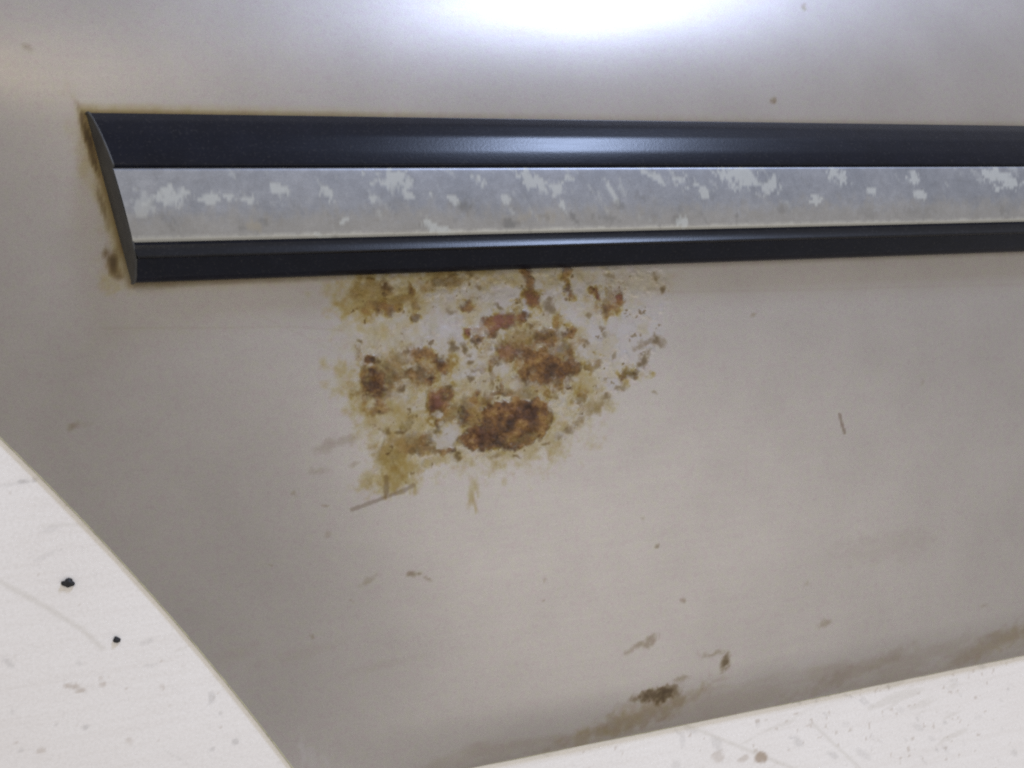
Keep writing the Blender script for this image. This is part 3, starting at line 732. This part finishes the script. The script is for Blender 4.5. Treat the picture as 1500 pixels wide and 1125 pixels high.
M_RIGHT = 470.0
def end_x(y, z):
    """the slanted, bevelled left end of the moulding"""
    return END_A + END_B * y + END_C * (z - M_BASE)

def lean(y, x):
    """the moulding is stuck on a touch out of parallel with the bottom edge"""
    return y - 0.0078 * (x - 170.0)

def extrude_profile(name, prof, mat, parent, xs=None, attr=None):
    prof = np.asarray(prof, float)
    xs = np.linspace(0, 1, 120) if xs is None else xs
    e = end_x(prof[:, 0], prof[:, 1])
    Xg = e[None, :] + xs[:, None] * (M_RIGHT - e)[None, :]
    Yg = lean(prof[None, :, 0], Xg); Zg = np.broadcast_to(prof[:, 1], Xg.shape)
    v = np.stack([Xg, Yg, Zg], -1).reshape(-1, 3)
    at = attr(Xg, Yg) if attr else None
    q = grid_quads(len(xs), len(prof))[:, ::-1]
    return mesh_np(name, v, q, mat, parent, at)

body_prof = profile_round(BODY_PROFILE, 1.1, 5)
moulding = extrude_profile('side_moulding', body_prof, rubber, panel)
moulding['label'] = 'black rubber side moulding with a worn silver insert'
# end cap: closes the slanted left end
e = end_x(body_prof[:, 0], body_prof[:, 1])
cap = bmesh.new()
vs = [cap.verts.new((a * MM, lean(b, a) * MM, c * MM)) for a, (b, c) in zip(e, body_prof)]
f = cap.faces.new(vs); f.normal_update()
bmesh.ops.triangulate(cap, faces=[f])
bmesh.ops.recalc_face_normals(cap, faces=cap.faces)
me = bpy.data.meshes.new('end_cap'); cap.to_mesh(me); cap.free(); me.materials.append(rubber_end)
link(bpy.data.objects.new('end_cap', me), moulding)
far = me.copy()
for v, (b, c) in zip(far.vertices, body_prof):
    v.co = (M_RIGHT * MM, lean(b, M_RIGHT) * MM, c * MM)
link(bpy.data.objects.new('end_cap', far), moulding)
# raised rim round the end cap
sweep('end_rim', np.stack([e + 0.1, lean(body_prof[:, 0], e), body_prof[:, 1]], -1), 0.45, rubber_end, moulding)

strip_prof = np.array(STRIP_PROFILE)
def trim_attr(X, Y):
    w = fbm(X, Y, 3.4, 101, 4) * 0.75 + fbm(X, Y, 1.3, 102, 3) * 0.5
    z = lambda: np.zeros_like(X)
    pale = 0.68 * paint(z(), X, Y, T_PALE, w, 0.28)
    c, s = math.cos(math.radians(-55)), math.sin(math.radians(-55))
    U = X * c + Y * s; V = -X * s + Y * c
    fl = fbm(U * 0.5, V * 1.3, 4.0, 105, 4)
    hi = np.clip((Y + 12) / 18, 0, 1)
    pale = np.maximum(pale, 0.34 * sstep(0.62, 1.05, fl + 0.25 * hi + 0.10 * fbm(X, Y, 40, 106, 2) - 0.12))
    dark = 0.55 * paint(z(), X, Y, T_DARK, w, 0.5)
    dark = np.maximum(dark, 0.22 * sstep(0.75, 1.1, fbm(U * 0.6, V * 1.3, 3.0, 109, 3) - 0.1 * hi))
    tan = 0.6 * paint(z(), X, Y, T_TAN, w, 0.6)
    YL = Y + 0.0078 * (X - 170.0)
    tan = np.maximum(tan, 0.35 * sstep(-5, -14, YL + 3 * w))
    rim = 0.45 * sstep(STRIP_LO + 2.0, STRIP_LO + 0.8, YL + 0.5 * w)
    return {'mark_a': np.stack([pale, dark, tan, rim], -1).reshape(-1, 4)}
extrude_profile('trim_strip', strip_prof, trim_mat, moulding, np.linspace(0, 1, 900), trim_attr)['label'] = 'worn silver trim strip with pale flaking spots'
extrude_profile('trim_lip', np.array(LIP_PROFILE), rubber_dull, moulding)

# pale chip of lifted foil hanging over the lip
def lump(name, cxy, z, size, seed, mat, parent=None):
    bm = bmesh.new()
    bmesh.ops.create_icosphere(bm, subdivisions=3, radius=1.0)
    rng = np.random.RandomState(seed); ph = rng.rand(9) * 6.28
    for v in bm.verts:
        p = v.co.copy()
        k = 1 + 0.22 * math.sin(3.1 * p.x + ph[0]) * math.sin(2.7 * p.y + ph[1]) + 0.14 * math.sin(5.3 * p.z + ph[2] + 4 * p.x) + 0.08 * math.sin(9 * p.y + ph[3])
        v.co = Vector((p.x * size[0] * k, p.y * size[1] * k, max(p.z, -0.45) * size[2] * k)) * MM
    for f in bm.faces: f.smooth = True
    me = bpy.data.meshes.new(name); bm.to_mesh(me); bm.free(); me.materials.append(mat)
    o = link(bpy.data.objects.new(name, me), parent)
    o.location = (cxy[0] * MM, cxy[1] * MM, (z + 0.45 * size[2]) * MM)
    return o
for k, (x, y, rx, ryy, rot, lbl) in enumerate(GRIT):
    g = lump('grit_crumb', (x, y), -0.15, (rx, ryy, 1.1), 5 + k, grit_mat)
    g.rotation_euler.z = math.radians(rot)
    g['label'] = lbl; g['category'] = 'grit crumb'
    g['group'] = 'black grit crumbs on the white board'
